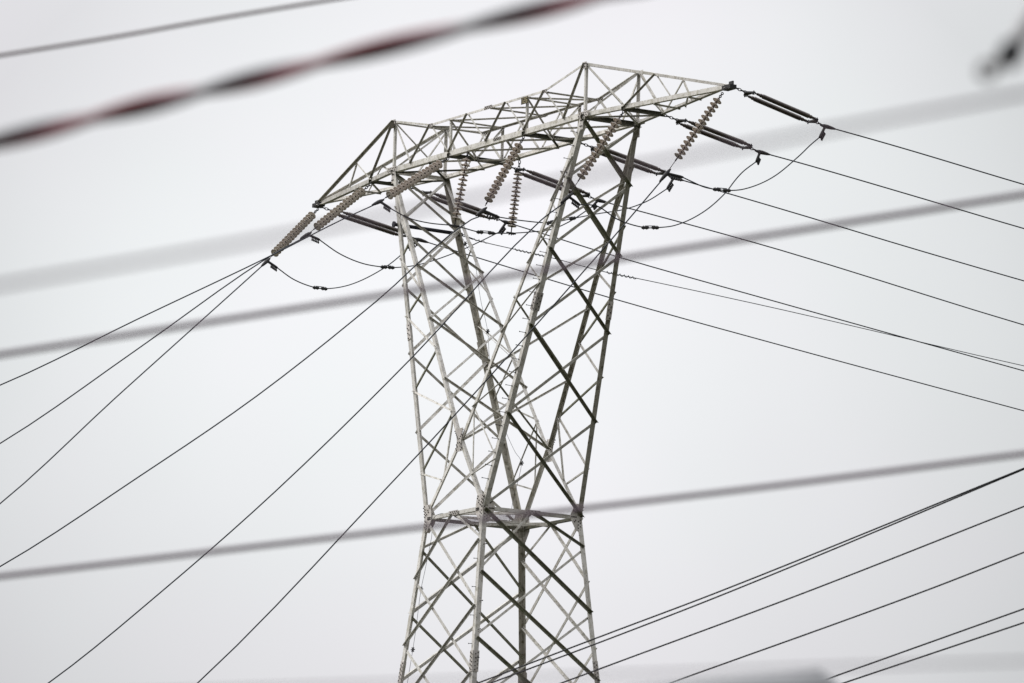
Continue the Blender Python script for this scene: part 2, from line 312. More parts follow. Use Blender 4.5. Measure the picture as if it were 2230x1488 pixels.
# ------------------------------------------------------------------ lattice tower
Z0 = 24.43; Hb = 10.146; HW = 1.54; AX = 5.06; BY = 0.87; KS = 0.0969
tower = thing('transmission_tower', 'tall grey lattice steel transmission tower with forked arms and long sloping crossbeam', 'transmission tower')
def P(x, y, z): return V((x, y, z + Z0))
def L_member(name, p0, p1, w, nrm, t=0.012, flip=1, outn=1, off=0.0, shift=0.5, ext=(0, 0), m='brace', parent=None, w2=None):
    """steel angle from p0 to p1; one flange in the face plane (normal nrm), the other standing off along outn*nrm.
    flip=+1 puts the heel on the lower edge."""
    d = (p1 - p0).normalized(); nr = (nrm - d * nrm.dot(d)).normalized(); s = d.cross(nr).normalized()
    if s.z < 0: s = -s
    s = s * flip
    w2 = w2 or w
    o = nr * outn
    a = p0 - d * ext[0] - s * (w * shift) + nr * off; b = p1 + d * ext[1] - s * (w * shift) + nr * off
    sec = [(0, 0), (w, 0), (w, t), (t, t), (t, w2), (0, w2)]
    bm = bmesh.new(); prism(bm, [a + s * x + o * y for x, y in sec], [b + s * x + o * y for x, y in sec])
    # bolt heads at both ends
    for e, sg in ((a, 1), (b, -1)):
        for k in range(2):
            c = e + d * sg * (0.05 + 0.07 * k) + s * (w * 0.5)
            lathe(bm, c + o * (t - 0.002 if False else -0.010), o, [(0, 0.014), (0.0295, 0.014)], 6, 1)
    return finish(name, bm, [M[m], M['bolt']], parent or tower)
def leg_member(name, p0, p1, w, n1, n2, t=0.018, m='leg', parent=None):
    """corner angle, heel at the corner; flanges lie in the faces with outward normals n1, n2"""
    d = (p1 - p0).normalized()
    a1 = -(n2 - d * n2.dot(d)).normalized(); a2 = -(n1 - d * n1.dot(d)).normalized()
    sec = [(0, 0), (w, 0), (w, t), (t, t), (t, w), (0, w)]
    bm = bmesh.new(); prism(bm, [p0 + a1 * x + a2 * y for x, y in sec], [p1 + a1 * x + a2 * y for x, y in sec])
    return finish(name, bm, M[m], parent or tower), a1, a2
FR = V((0, -1, 0)); RE = V((0, 1, 0)); RI = V((1, 0, 0)); LE = V((-1, 0, 0))
def lerp(a, b, t): return a + (b - a) * t
def corner(n, z):   # the four body / arm corners; below the waist the body splays, above it the outer legs run to the beam
    sx, sy = {'L': (-1, -1), 'F': (1, -1), 'R': (1, 1), 'B': (-1, 1)}[n]
    if z <= 0: return P(sx * (HW - KS * z), sy * (HW - KS * z), z)
    t = z / Hb; return P(sx * (HW + (AX - HW) * t), sy * (HW + (BY - HW) * t), z)
XZ = 1.973
def xnode(sy): return P(0, sy * (HW + (BY - HW) * XZ / Hb), XZ)
def inner(sx, sy, z):   # inner arm legs from the crossing gusset up to the beam
    t = (z - XZ) / (Hb - XZ); return lerp(xnode(sy), corner({(-1, -1): 'L', (1, -1): 'F', (1, 1): 'R', (-1, 1): 'B'}[(sx, sy)], Hb), t)
SG = {'L': (-1, -1), 'F': (1, -1), 'R': (1, 1), 'B': (-1, 1)}
def fnorm(a, b, c, outward):
    n = (b - a).cross(c - a).normalized(); return n if n.dot(outward) > 0 else -n
# body legs
legs = {}
for n, (sx, sy) in SG.items():
    nf = V((0, sy, 0)); ns = V((sx, 0, 0))
    o, a1, a2 = leg_member('leg', corner(n, -Z0 + 0.12), corner(n, 0), 0.142, nf, ns, m='olive_shade' if n == 'B' else 'leg'); legs[n] = o
    # splice plates low on the leg (seen at the foot of the picture)
    bm = bmesh.new(); c = corner(n, -4.15); d = (corner(n, 0) - corner(n, -6)).normalized()
    for a_, nn in ((a1, nf), (a2, ns)):
        box(bm, c + a_ * 0.085 + nn * 0.012, (a_, d, nn), (0.078, 0.29, 0.006))
        for i in range(10):
            lathe(bm, c + a_ * (0.05 + 0.07 * (i % 2)) + d * (-0.24 + 0.053 * i) + nn * 0.008, nn, [(0, .016), (.028, .016)], 6, 1)
    finish('splice_plate', bm, [M['plate'], M['bolt']], o)
# step bolts on the front leg, alternating between its flanges
def step_bolts(parent, path, nn, alt, z0, z1, dz):
    z = z0; k = 0
    while z < z1:
        p = path(z); n_ = nn if (k % 2 == 0 or not alt) else alt
        bm = bmesh.new(); n_ = V(n_).normalized()
        tube(bm, [p, p + n_ * 0.175], 0.0085, 6); tube(bm, [p + n_ * 0.172, p + n_ * 0.188], 0.017, 6); tube(bm, [p + n_ * 0.004, p + n_ * 0.02], 0.018, 6)
        finish('step_bolt', bm, M['hard'], parent); z += dz; k += 1
step_bolts(legs['F'], lambda z: corner('F', z) + V((-0.07, 0.07, 0)), (-0.5, -0.87, 0.0), (1, 0.2, 0), -6.0, -0.45, 0.385)
# body lattice, faces named alpha corner -> beta corner
faces = [('L', 'F', FR), ('F', 'R', RI), ('R', 'B', RE), ('B', 'L', LE)]
za = [0, -1.70, -3.50, -5.40]; zb = [-0.83, -2.62, -4.46, -6.35]
for a, b, nn in faces:
    N = fnorm(corner(a, 0), corner(b, 0), corner(a, -5), nn)
    mid = (corner(a, 0) + corner(b, 0)) / 2
    A = [corner(a, z) for z in za]; B = [corner(b, z) for z in zb]
    dn = [(A[0], B[1], .088), (mid, B[0], .066), (A[1], B[2], .082), (A[2], B[3], .082)]
    up = [(mid, A[1], .062), (B[0], A[2], .066), (B[1], A[3], .066), (B[2], corner(a, -7.35), .066)]
    if nn.y < 0: dn, up = up, dn
    for p, q_, ww in dn: L_member('body_brace', p, q_, ww, N, outn=1, off=0.002, flip=-1, ext=(-0.055, -0.05), m='green_shade' if nn.x > 0 else 'brace')
    for p, q_, ww in up: L_member('body_brace', p, q_, ww + (.014 if nn.x < 0 else 0), N, outn=-1, off=-0.020, flip=1, ext=(-0.055, -0.05), m='green_shade' if nn.x < 0 else 'brace')
    zz = [-5.4, -9.2, -13.2, -17.2, -21, -24.2]
    for i in range(5):
        for s_, (c1, c2) in enumerate(((a, b), (b, a))):
            L_member('body_brace', corner(c1, zz[i]), corner(c2, zz[i + 1]), .1, N, outn=1 if s_ == 0 else -1, off=0.002 if s_ == 0 else -.020, ext=(-0.055, -0.05))
# footings
for n in SG:
    c = corner(n, -Z0); bm = bmesh.new()
    lathe(bm, V((c.x, c.y, -0.3)), (0, 0, 1), [(0, .62), (.5, .58), (.56, .5)], 20); finish('footing', bm, M['concrete'], tower)
# waist ring and its inner diamond
mids = {}
for a, b, nn in faces:
    p, q_ = corner(a, 0), corner(b, 0); d = (q_ - p).normalized(); mids[a + b] = (p + q_) / 2
    L_member('waist_strut', p + d * .12, q_ - d * .12, .10, nn, outn=-1, off=-0.021, flip=1, w2=.10, m='algae_shade' if (nn.x < 0 or nn.y > 0) else 'leg')
    bm = bmesh.new(); c = (p + q_) / 2   # mid gusset
    box(bm, c + nn * 0.010 + V((0, 0, 0.0)), (d, V((0, 0, 1)), nn), (.24, .065, .006))
    for i in range(8): lathe(bm, c + nn * .006 + d * (-.19 + .054 * i) + V((0, 0, .03 if i % 2 else -.02)), nn, [(0, .014), (.027, .014)], 6, 1)
    finish('gusset_plate', bm, [M['plate'], M['bolt']], tower)
mk = list(mids.values())
for i in range(4):
    p, q_ = mk[i], mk[(i + 1) % 4]; d = (q_ - p).normalized()
    L_member('diaphragm_strut', p + d * .05 - V((0, 0, .03)), q_ - d * .05 - V((0, 0, .03)), .08, V((0, 0, 1)), outn=1, off=-.02 - .004 * i, flip=1)
L_member('diaphragm_strut', mk[0] - V((0, -.05, .06)), mk[2] - V((0, .05, .06)), .07, V((0, 0, 1)), outn=1, off=-.05)

# outer and inner arm legs
arm = {}
for n, (sx, sy) in SG.items():
    nf = fnorm(corner('L' if sy < 0 else 'B', 0), corner('F' if sy < 0 else 'R', 0), corner(n, Hb), V((0, sy, 0)))
    ns = fnorm(corner(n, 0), corner({'L': 'B', 'B': 'L', 'F': 'R', 'R': 'F'}[n], 0), corner(n, Hb), V((sx, 0, 0)))
    arm[n] = leg_member('arm_leg', corner(n, 0), corner(n, Hb), 0.142, nf, ns, m='olive_shade' if sy > 0 else 'leg')[0]
    # inner leg: heel towards the opening
    a, b = xnode(sy), inner(sx, sy, Hb)
    b_o = inner(sx, -sy, Hb); ni = fnorm(a, b, b_o, V((-sx, 0, 0)))
    leg_member('arm_leg', a + (b - a).normalized() * .1, b, 0.104, nf, ni, t=.013, m='olive_shade' if (sx > 0 and sy > 0) else 'leg')
    # crossing gusset down to the opposite waist corner
    c = corner({'L': 'F', 'F': 'L', 'B': 'R', 'R': 'B'}[n], 0)
    L_member('arm_leg', a + nf * -.004, lerp(a, c, .97), .10, nf, t=.014, outn=-1, off=-.004, flip=-1, m='leg')
# splices on the arm legs
for n, z in (('L', 5.35), ('F', 5.35), ('R', 5.35), ('B', 5.1)):
    sx, sy = SG[n]; c = corner(n, z); d = (corner(n, Hb) - corner(n, 0)).normalized(); bm = bmesh.new()
    for nn, ot in ((V((0, sy, 0)), V((-sx, 0, 0))), (V((sx, 0, 0)), V((0, -sy, 0)))):
        a_ = (ot - d * ot.dot(d)).normalized(); nn = a_.cross(d).normalized() * (1 if a_.cross(d).dot(nn) > 0 else -1)
        box(bm, c + a_ * .085 + nn * .012, (a_, d, nn), (.082, .25, .006))
        for i in range(6): lathe(bm, c + a_ * (.05 + .065 * (i % 2)) + d * (-.2 + .075 * i) + nn * .008, nn, [(0, .017), (.028, .017)], 6, 1)
    finish('splice_plate', bm, [M['plate'], M['bolt']], arm[n])
step_bolts(arm['F'], lambda z: corner('F', z) + V((-0.09, -.004, 0)), (-0.25, -0.95, 0.12), None, 0.75, Hb - .2, 0.345)
# waist corner gussets (two bent plates with bolts) and crossing gussets
def plate(name, c, ax, ay, nn, poly, bolts, t=.008, off=.012, parent=None):
    bm = bmesh.new(); o = c + nn * off
    prism(bm, [o + ax * x + ay * y for x, y in poly], [o + ax * x + ay * y + nn * t for x, y in poly])
    for x, y in bolts: lathe(bm, o + ax * x + ay * y + nn * (t - .002), nn, [(0, .0175), (.018, .0175), (.022, .010)], 6, 1)
    return finish(name, bm, [M['plate'], M['bolt']], parent or tower)
UP = V((0, 0, 1))
for n, (sx, sy) in SG.items():
    for nn, ax in ((V((0, sy, 0)), V((-sx, 0, 0))), (V((sx, 0, 0)), V((0, -sy, 0)))):
        front = abs(nn.y) > .5
        c = corner(n, 0)
        if front: poly = [(.02, -.40), (.20, -.40), (.42, -.08), (.42, .10), (.36, .40), (.06, .40)] if False else [(.015, -.38), (.17, -.38), (.36, -.10), (.36, .08), (.30, .36), (-.06, .36), (.0, .1)]
        else: poly = [(.015, -.38), (.17, -.38), (.33, -.10), (.36, .06), (.22, .36), (.0, .36)]
        lx = -.33 if front else .05
        up_d = .35 if front else .07     # lean of the outer leg above the waist
        bo = []
        for i in range(7): bo.append((.05 + .06 * (i % 2) , -.34 + .045 * i))
        for i in range(8): bo.append((.045 + .06 * (i % 2) - (up_d if front else 0) * (.03 + .042 * i) * .9, .03 + .042 * i))
        for i in range(4): bo.append((.19 + .045 * i, .0 + .0 * i))
        if front:
            for i in range(4): bo.append((.19 + .045 * i, -.045))
            for i in range(5): bo.append((.13 + .055 * (i % 2) + .032 * i * .9, .10 + .055 * i))
        else:
            for i in range(2): bo.append((.22 + .04 * i, .14 + .035 * i)); bo.append((.20 + .035 * i, -.085 - .04 * i))
        plate('gusset_plate', c, ax, UP, nn, poly, bo, off=.004 if front else .006)
for sy in (-1, 1):
    nn = V((0, sy, 0)); c = xnode(sy) ; poly = [(-.16, -.30), (.16, -.30), (.11, 0), (.20, .33), (-.20, .33), (-.11, 0)]
    bo = [(sx * (.045 + .052 * i * .8) + (.03 if k else -.03) * 0 + sx * .035 * k, .05 + .055 * i) for sx in (-1, 1) for i in range(5) for k in (0,)]
    bo += [(sx * (.05 + .05 * (i % 2) + .015 * i), -.06 - .05 * i) for sx in (-1, 1) for i in range(5)]
    plate('gusset_plate', c + nn * .01, V((1, 0, 0)), UP, nn, poly, bo)

# arm lattice -- heights up the outer legs (O), up the inner legs (I)
ZO = [8.54, 6.74, 4.75, 2.47]; ZI = [8.73, 7.23, 5.61, 3.80]; ZM = [8.02, 6.47, 4.73, 2.85]; ZL = [7.55, 5.85, 3.66, 1.29]
def zig(name, pf, pb, zs, nn, w, top, bot):
    """two interlaced zigzags between a front leg path pf and a back leg path pb"""
    for s0 in (0, 1):
        seq = [(pf, pb)[s0](top)]
        for i, z in enumerate(zs): seq.append((pf, pb)[(s0 + i + 1) % 2](z))
        seq.append(bot[(s0 + len(zs) + 1) % 2])
        for i in range(len(seq) - 1):
            p, q_ = seq[i], seq[i + 1]
            # members falling towards the back leg sit outside the leg flange, the others inside
            tb = (i + s0) % 2 == 0
            fa = 1 if tb else -1
            L_member(name, p, q_, w, nn, outn=fa, off=.003 if tb else -.022, flip=-1 if tb else 1, ext=(.02, .02), m=('green_shade' if sx > 0 else 'olive_shade') if tb else 'brace', w2=w if tb else w * .75)
for sx in (-1, 1):
    nF, nB = ('L', 'B') if sx < 0 else ('F', 'R')
    nn = fnorm(corner(nF, 0), corner(nB, 0), corner(nF, Hb), V((sx, 0, 0)))
    zig('arm_brace', lambda z: corner(nF, z), lambda z: corner(nB, z), ZO, nn, .082, Hb - .08, (corner(nF, .02), corner(nB, .02)))
    pf = lambda z: inner(sx, -1, z); pb = lambda z: inner(sx, 1, z)
    nn = fnorm(pf(XZ), pb(XZ), pf(Hb), V((-sx, 0, 0)))
    zig('arm_brace', pf, pb, ZI, nn, .054, Hb - .08, (xnode(-1), xnode(1)))
    for sy in (-1, 1):
        nO = {(-1, -1): 'L', (1, -1): 'F', (1, 1): 'R', (-1, 1): 'B'}[(sx, sy)]
        nn = fnorm(corner(nO, 0), corner(nO, Hb), xnode(sy), V((0, sy, 0)))
        seq = [corner(nO, 9.1)]
        for i in range(4): seq += [inner(sx, sy, ZM[i]), corner(nO, ZL[i])]
        for i in range(len(seq) - 1):
            L_member('arm_brace', seq[i], seq[i + 1], .045, nn, t=.008, outn=-1 if i % 2 else 1, off=.003 if i % 2 == 0 else -.018, flip=1, m='green_shade' if ((sx < 0 and sy < 0 and i % 2) or (sx > 0 and sy > 0 and not i % 2)) else 'brace')
        opp = corner({'L': 'L', 'F': 'F', 'R': 'R', 'B': 'B'}[nO], 0); xl = lerp(xnode(sy), opp, .505)
        L_member('arm_brace', seq[-1], xl, .042, nn, t=.009, outn=1, off=-.018)
        L_member('arm_brace', inner(sx, sy, ZM[3]), xl, .042, nn, t=.009, outn=-1, off=-.03)
    # stub horizontals near the crossing
# dark round pipe strut across the left arm
bm = bmesh.new(); pa, pb_ = corner('L', 8.54) + V((-.02, -.10, 0)), corner('B', 8.50) + V((-.02, .12, 0)); d = (pb_ - pa).normalized()
tube(bm, [pa, pb_], .052, 16); tube(bm, [pa - d * .02, pa + d * .02], .085, 16); finish('pipe_strut', bm, M['pipe'], tower)

# ------------------------------------------------------------------ crossbeam
TX = 10.80; ZT = Hb - .03; H1 = 1.40; H2 = .985
def yb(x): return BY if abs(x) <= AX else BY * (TX - abs(x)) / (TX - AX)
def bot(x, sy): return P(x, sy * yb(x), Hb - (.03 * max(0, abs(x) - AX) / (TX - AX)))
def top(x, sy):
    ax_ = abs(x)
    if ax_ <= 3.03: z = H2
    elif ax_ <= AX: z = H2 + (H1 - H2) * (ax_ - 3.03) / (AX - 3.03)
    else: z = H1 * (TX - ax_) / (TX - AX)
    return P(x, sy * yb(x), Hb + z)
def chord(name, a, b, w, nn, flip, m='leg', t=.014, lift=0.0, outn=-1):
    L_member(name, a, b, w, nn, t=t, outn=outn, off=0.0, flip=flip, shift=lift, m=m)
for sy in (-1, 1):
    nn = V((0, sy, 0))
    chord('bottom_chord', bot(-AX, sy), bot(AX, sy), .145, nn, 1, lift=.35)
    for sx in (-1, 1):
        n_o = fnorm(bot(sx * AX, sy), top(sx * AX, sy), bot(sx * TX, sy), nn)
        chord('bottom_chord', bot(sx * AX, sy), bot(sx * (TX - .03), sy), .115, n_o, 1, lift=.3)
        chord('top_chord', top(sx * AX, sy), top(sx * (TX - .02), sy), .075, n_o, -1, lift=.4, outn=1 if (sx < 0 and sy < 0) else -1, m='olive_shade' if (sx < 0 and sy < 0) else 'leg')
        chord('top_chord', top(sx * 3.03, sy), top(sx * AX, sy), .055, nn, -1, lift=.4, m='brace')
    chord('top_chord', top(-3.03, sy), top(3.03, sy), .06, nn, -1, lift=.4, m='olive_shade' if sy > 0 else 'leg')
    # side webs
    web = [(AX, 1, 6.68, 0), (AX, 1, 4.07, 0), (3.03, 1, 4.07, 0), (3.03, 1, 2.0, 0), (1.02, 1, 2.0, 0), (1.02, 1, 0.0, 0)]
    for k, (xt, _, xb, _) in enumerate(web):
        for sx in (-1, 1):
            a_, b_ = top(sx * xt, sy), bot(sx * xb, sy)
            n_o = nn
            risr = (b_.x - a_.x) * 1 < 0     # foot lies to the left
            L_member('web_brace', a_, b_ + V((0, 0, .05)), .048 if k > 1 else .056, n_o, t=.009, outn=1 if risr else -1, off=.003 if risr else -.018, flip=-1 if risr else 1, m='olive_shade' if (risr and sy < 0) else 'brace')
    for x in (-AX, AX, -1.97, 2.07):
        L_member('web_post', bot(x, sy) + V((0, 0, .04)), top(x, sy), .072 if abs(x) > 4 else .062, nn, t=.01, outn=-1, off=-.018, flip=-1, m='leg')
    for sx in (-1, 1):
        n_o = fnorm(bot(sx * AX, sy), top(sx * AX, sy), bot(sx * TX, sy), nn)
        L_member('web_brace', bot(sx * 6.68, sy), top(sx * 7.9, sy), .045, n_o, t=.009, outn=1 if sx > 0 else -1, off=.003, flip=-1 if sx > 0 else 1, m='olive_shade' if sx > 0 else 'brace')
        L_member('web_brace', top(sx * 7.92, sy), bot(sx * 8.56, sy), .042, n_o, t=.009, outn=-1, off=-.018)
# transverse and diagonal members
def tr(name, a, b, w, up=1, m='brace', off=0.0, w2=None, e=.0):
    """member in a horizontal plane; its second flange stands vertical"""
    d = (b - a).normalized()
    L_member(name, a + d * e, b - d * e, w, V((0, 0, 1)), t=.011, outn=up, off=off, flip=1, m=m, w2=w2)
def cross_bar(x, w, h, m='algae_shade'):   # heavy channel across the bottom of the beam
    a_, b_ = bot(x, -1), bot(x, 1); bm = bmesh.new(); z = V((0, 0, 1)); xx = V((1, 0, 0))
    d = (b_ - a_).normalized(); s = d.cross(z)
    sec = [(0, 0), (w, 0), (w, .010), (.010, .010), (.010, h - .010), (w, h - .010), (w, h), (0, h)]
    base = -w / 2
    prism(bm, [a_ - d * .06 + s * (base + x_) + z * (y_ - h * .80) for x_, y_ in sec], [b_ + d * .06 + s * (base + x_) + z * (y_ - h * .80) for x_, y_ in sec])
    finish('cross_beam', bm, M[m], tower)
cross_bar(-AX, .08, .10, 'leg'); cross_bar(AX, .09, .13)
cross_bar(-1.93, .09, .12); cross_bar(2.03, .09, .12)
cross_bar(-6.68, .08, .09); cross_bar(6.68, .08, .11)
mL, mR = P(-1.93, 0, Hb - .01), P(2.03, 0, Hb - .01)
zq = V((0, 0, -.03))
low = [(bot(-AX, -1), bot(-3.02, 1)), (bot(-3.02, 1), mL), (bot(-3.02, -1), bot(-AX, 1)), (bot(-3.02, -1), mL), (mL, bot(-1.07, 1)), (mL, bot(-.96, -1)),
       (bot(-.96, -1), bot(.97, 1)), (bot(1.1, -1), bot(-1.07, 1)), (bot(1.1, -1), mR), (mR, bot(.97, 1)), (mR, bot(2.94, 1)), (mR, bot(3.0, -1)),
       (bot(3.0, -1), bot(AX, 1)), (bot(AX, -1), bot(2.94, 1)), (bot(-6.68, -1), bot(-AX, 1)), (bot(AX, -1), bot(6.68, 1)), (bot(6.68, -1), bot(AX, 1)), (bot(-AX, -1), bot(-6.68, 1)),
       (bot(-6.68, -1), bot(-7.95, 1)), (bot(-7.9, -1), bot(-7.95, 1)), (bot(-7.9, -1), bot(-9.3, 1)), (bot(6.68, 1), bot(7.87, -1)), (bot(7.87, -1), bot(7.75, 1)), (bot(9.2, -1), bot(8.05, 1)), (bot(9.2, -1), bot(9.1, 1))]
for i, (a_, b_) in enumerate(low):
    big = i < 16
    tr('plan_brace', a_ + zq, b_ + zq, .05 if big else .042, up=-1, m='brace' if i in (1, 3, 4, 6, 7, 8, 10, 12, 15) else 'algae_shade' if i in (0, 2, 9, 14) else 'brace', off=-.012 * (i % 3), w2=.045)
hi = [(top(-3.03, -1), top(-3.03, 1)), (top(-3.03, -1), top(-1.97, 1)), (top(-1.97, -1), top(-1.97, 1)), (top(-1.97, -1), top(.2, 1)), (top(.2, -1), top(.2, 1)), (top(.2, -1), top(2.07, 1)),
      (top(2.07, -1), top(2.07, 1)), (top(2.07, -1), top(3.03, 1)), (top(3.03, -1), top(3.03, 1)), (top(-AX, -1), top(-AX, 1)), (top(AX, -1), top(AX, 1))]
for i, (a_, b_) in enumerate(hi): tr('plan_brace', a_, b_, .05, up=-1, off=-.014 - .009 * (i % 2), w2=.04)
# cross-section bracing
for x, mm in ((-1.97, mL), (2.07, mR)):
    for sy in (-1, 1):
        L_member('section_brace', top(x, sy) - V((0, sy * .02, .03)), mm, .055, V((1, 0, 0)), t=.009, outn=1, flip=1, off=.004 if sy < 0 else -.02, m='olive_shade' if sy < 0 else 'brace')
for sx in (-1, 1):
    L_member('section_brace', top(sx * AX, -1), bot(sx * AX, 1), .045, V((1, 0, 0)), t=.009, outn=1, off=.004)
    L_member('section_brace', top(sx * AX, 1), bot(sx * AX, -1), .045, V((1, 0, 0)), t=.009, outn=1, off=-.020)
# node plates along the beam
def beam_plate(c, nn, w_, h_, nb, lean=0.0):
    d = V((1, 0, 0)); bm = bmesh.new(); box(bm, c + nn * .012, (d, UP, nn), (w_, h_, .005))
    for i in range(nb): lathe(bm, c + nn * .008 + d * (-w_ * .8 + 1.6 * w_ * i / max(1, nb - 1)) + UP * (h_ * .45 * (1 if i % 2 else -1)), nn, [(0, .015), (.026, .015)], 6, 1)
    finish('gusset_plate', bm, [M['plate'], M['bolt']], tower)
for sy in (-1, 1):
    nn = V((0, sy, 0))
    for sx in (-1, 1):
        beam_plate(bot(sx * AX, sy) + V((0, 0, .03)), nn, .26, .075, 10)
        beam_plate(top(sx * AX, sy) - V((0, 0, .05)), nn, .10, .09, 6)
        beam_plate(top(sx * 3.03, sy) - V((0, 0, .02)), nn, .13, .05, 6)
        beam_plate(bot(sx * AX, sy) - V((0, 0, .2)) + V((-sx * .07, 0, 0)), nn, .075, .17, 6)
    beam_plate(top(.1, sy), nn, .2, .05, 8); beam_plate(bot(.62, sy) + V((0, 0, .05)), nn, .2, .03, 8)
# tip plates
for sx in (-1, 1):
    bm = bmesh.new(); c = P(sx * TX, 0, ZT)
    box(bm, c + V((sx * .0, 0, -.02)), (V((1, 0, 0)), V((0, 1, 0)), UP), (.20, .10, .055)); box(bm, c + V((sx * .1, 0, .03)), (V((1, 0, 0)), V((0, 1, 0)), UP), (.09, .02, .10))
    for s_ in (-1, 1): tube(bm, [c + V((sx * .05 * s_, -.12, -.05)), c + V((sx * .05 * s_, .12, -.05))], .02, 8, 1)
    finish('tip_plate', bm, [M['hard'], M['bolt']], tower)
# number plates
def numplate(c, w_, h_, text, th):
    nn = V((0, -1, 0)); d = V((1, 0, 0)); bm = bmesh.new(); box(bm, c, (d, UP, nn), (w_, h_, .004)); o = finish('number_plate', bm, M['sign'], tower)
    seg = {'1': ['c0', 'c1'], '2': ['t', 'rt', 'm', 'lb', 'b'], '6': ['t', 'lt', 'm', 'lb', 'rb', 'b']}
    n_ = len(text); pitch = 1.86 * w_ / n_
    for i, ch in enumerate(text):
        cx = -.93 * w_ + pitch * (i + .5); hw = pitch * .30; hh = h_ * .68; q_ = bmesh.new()
        S_ = {'t': ((0, hh), 1), 'm': ((0, 0), 1), 'b': ((0, -hh), 1), 'lt': ((-hw, hh / 2), 0), 'lb': ((-hw, -hh / 2), 0), 'rt': ((hw, hh / 2), 0), 'rb': ((hw, -hh / 2), 0), 'c0': ((0, hh / 2), 0), 'c1': ((0, -hh / 2), 0)}
        for k, s_ in enumerate(seg[ch]):
            (x_, y_), hz = S_[s_]
            box(q_, c + nn * (.006 + .0006 * k) + d * (cx + x_) + UP * y_, (d, UP, nn), ((hw + th / 2, th / 2, .001) if hz else (th / 2, hh / 2 + th / 2, .001)))
        finish('numeral', q_, M['digit'], o)
numplate(P(2.10, -BY - .06, Hb + .86), .175, .095, '126', .022)
bm = bmesh.new(); box(bm, P(-AX - .02, -BY - .055, Hb + H1 - .13), (V((1, 0, 0)), UP, V((0, -1, 0))), (.125, .085, .004)); finish('number_plate', bm, M['sign'], tower)

# ------------------------------------------------------------------ earthing lead down the tower
bm = bmesh.new(); tube(bm, smooth_path(DATA['lead'], 4), .006, 5)
lead = finish('earthing_lead', bm, M['cable'], tower)
for p in DATA['star']:
    bm = bmesh.new(); p = V(p)
    for k in range(3):
        a_ = V((math.cos(k * 1.05), .3 * math.cos(k), math.sin(k * 1.05))).normalized(); tube(bm, [p - a_ * .07, p + a_ * .07], .016, 6)
    finish('lead_clamp', bm, M['hard'], lead)
bm = bmesh.new(); tube(bm, [V(p) for p in DATA['guy']], .009, 5); finish('tie_rod', bm, M['brace'], tower)

# ------------------------------------------------------------------ insulator strings
def chain_bm(bm, a, b, r_=.011, nl=5, mi=0):
    d, s, t = frame(b - a); L = (b - a).length / nl
    for i in range(nl):
        c = a + d * L * (i + .5); e = s if i % 2 else t; pts = []
        for k in range(13):
            th = k / 12 * 2 * math.pi; pts.append(c + d * math.cos(th) * L * .66 + e * math.sin(th) * .032)
        tube(bm, pts, r_, 6, mi, cap=False)
def disc_mesh(name, matl):
    bm = bmesh.new()   # along +Z away from the tower: iron cap, skirt, pin
    lathe(bm, (0, 0, 0), (0, 0, 1), [(0, .030), (.012, .046), (.055, .050), (.060, .044)], 12, 1)
    lathe(bm, (0, 0, 0), (0, 0, 1), [(.052, .048), (.058, .078), (.068, .112), (.080, .128), (.087, .126), (.080, .112)], 24, 0)
    lathe(bm, (0, 0, 0), (0, 0, 1), [(.0795, .1115), (.088, .100), (.074, .086), (.084, .072), (.072, .058), (.080, .03)], 24, 2)
    lathe(bm, (0, 0, 0), (0, 0, 1), [(.078, .020), (.140, .018)], 8, 1)
    me = bpy.data.meshes.new(name); bmesh.ops.recalc_face_normals(bm, faces=bm.faces); bm.to_mesh(me); bm.free()
    for m in (matl, M['cap'], M['under']): me.materials.append(m)
    for p in me.polygons: p.use_smooth = True
    return me
D_BROWN = disc_mesh('disc', M['porcelain']); D_GLASS = disc_mesh('disc_glazed', M['glaze'])
def disc_string(t, a, b, f0, f1, n_, me):
    a, b = V(a), V(b); d = (b - a).normalized(); L = (b - a).length
    loc = t.location
    bm = bmesh.new(); chain_bm(bm, a - loc, a + d * L * f0 - loc, nl=4); finish('chain', bm, M['hard'], t)
    pitch = L * (f1 - f0) / n_; q_ = d.to_track_quat('Z', 'Y')
    for i in range(n_):
        o = bpy.data.objects.new('disc', me); C.objects.link(o); o.parent = t
        jit = V((random.uniform(-.012, .012), random.uniform(-.012, .012), 0))
        o.location = a + d * (L * f0 + pitch * i) - loc; o.rotation_mode = 'QUATERNION'; o.rotation_quaternion = q_ @ V((0, 0, 1)).rotation_difference(V((jit.x, jit.y, 1)))
        s_ = pitch / .146; o.scale = (1, 1, s_ * 1.0)
        o.rotation_mode = 'QUATERNION'
    return a + d * L * f1, d, L
lab_place = {1: 'left tip of the crossbeam', 2: 'left crossarm midway between tip and left fork', 3: 'beam bottom just right of the left fork top', 4: 'beam bottom below the number plate', 5: 'right crossarm node beside the right fork top', 6: 'right tip of the crossbeam'}
nd_ = {1: 15, 2: 15, 3: 15, 4: 14, 5: 14, 6: 14}; ff = {1: (.10, .86), 2: (.12, .86), 3: (.11, .87), 4: (.10, .87), 5: (.09, .78), 6: (.07, .80)}
strain_bm = {}
def studs(bm, a, b, down, n_, mi=0):
    d = (b - a); 
    for i in range(n_):
        p = a + d * ((i + .6) / n_); lathe(bm, p, down, [(0, .020), (.06, .018), (.085, .026), (.105, .026), (.125, .010)], 6, mi)
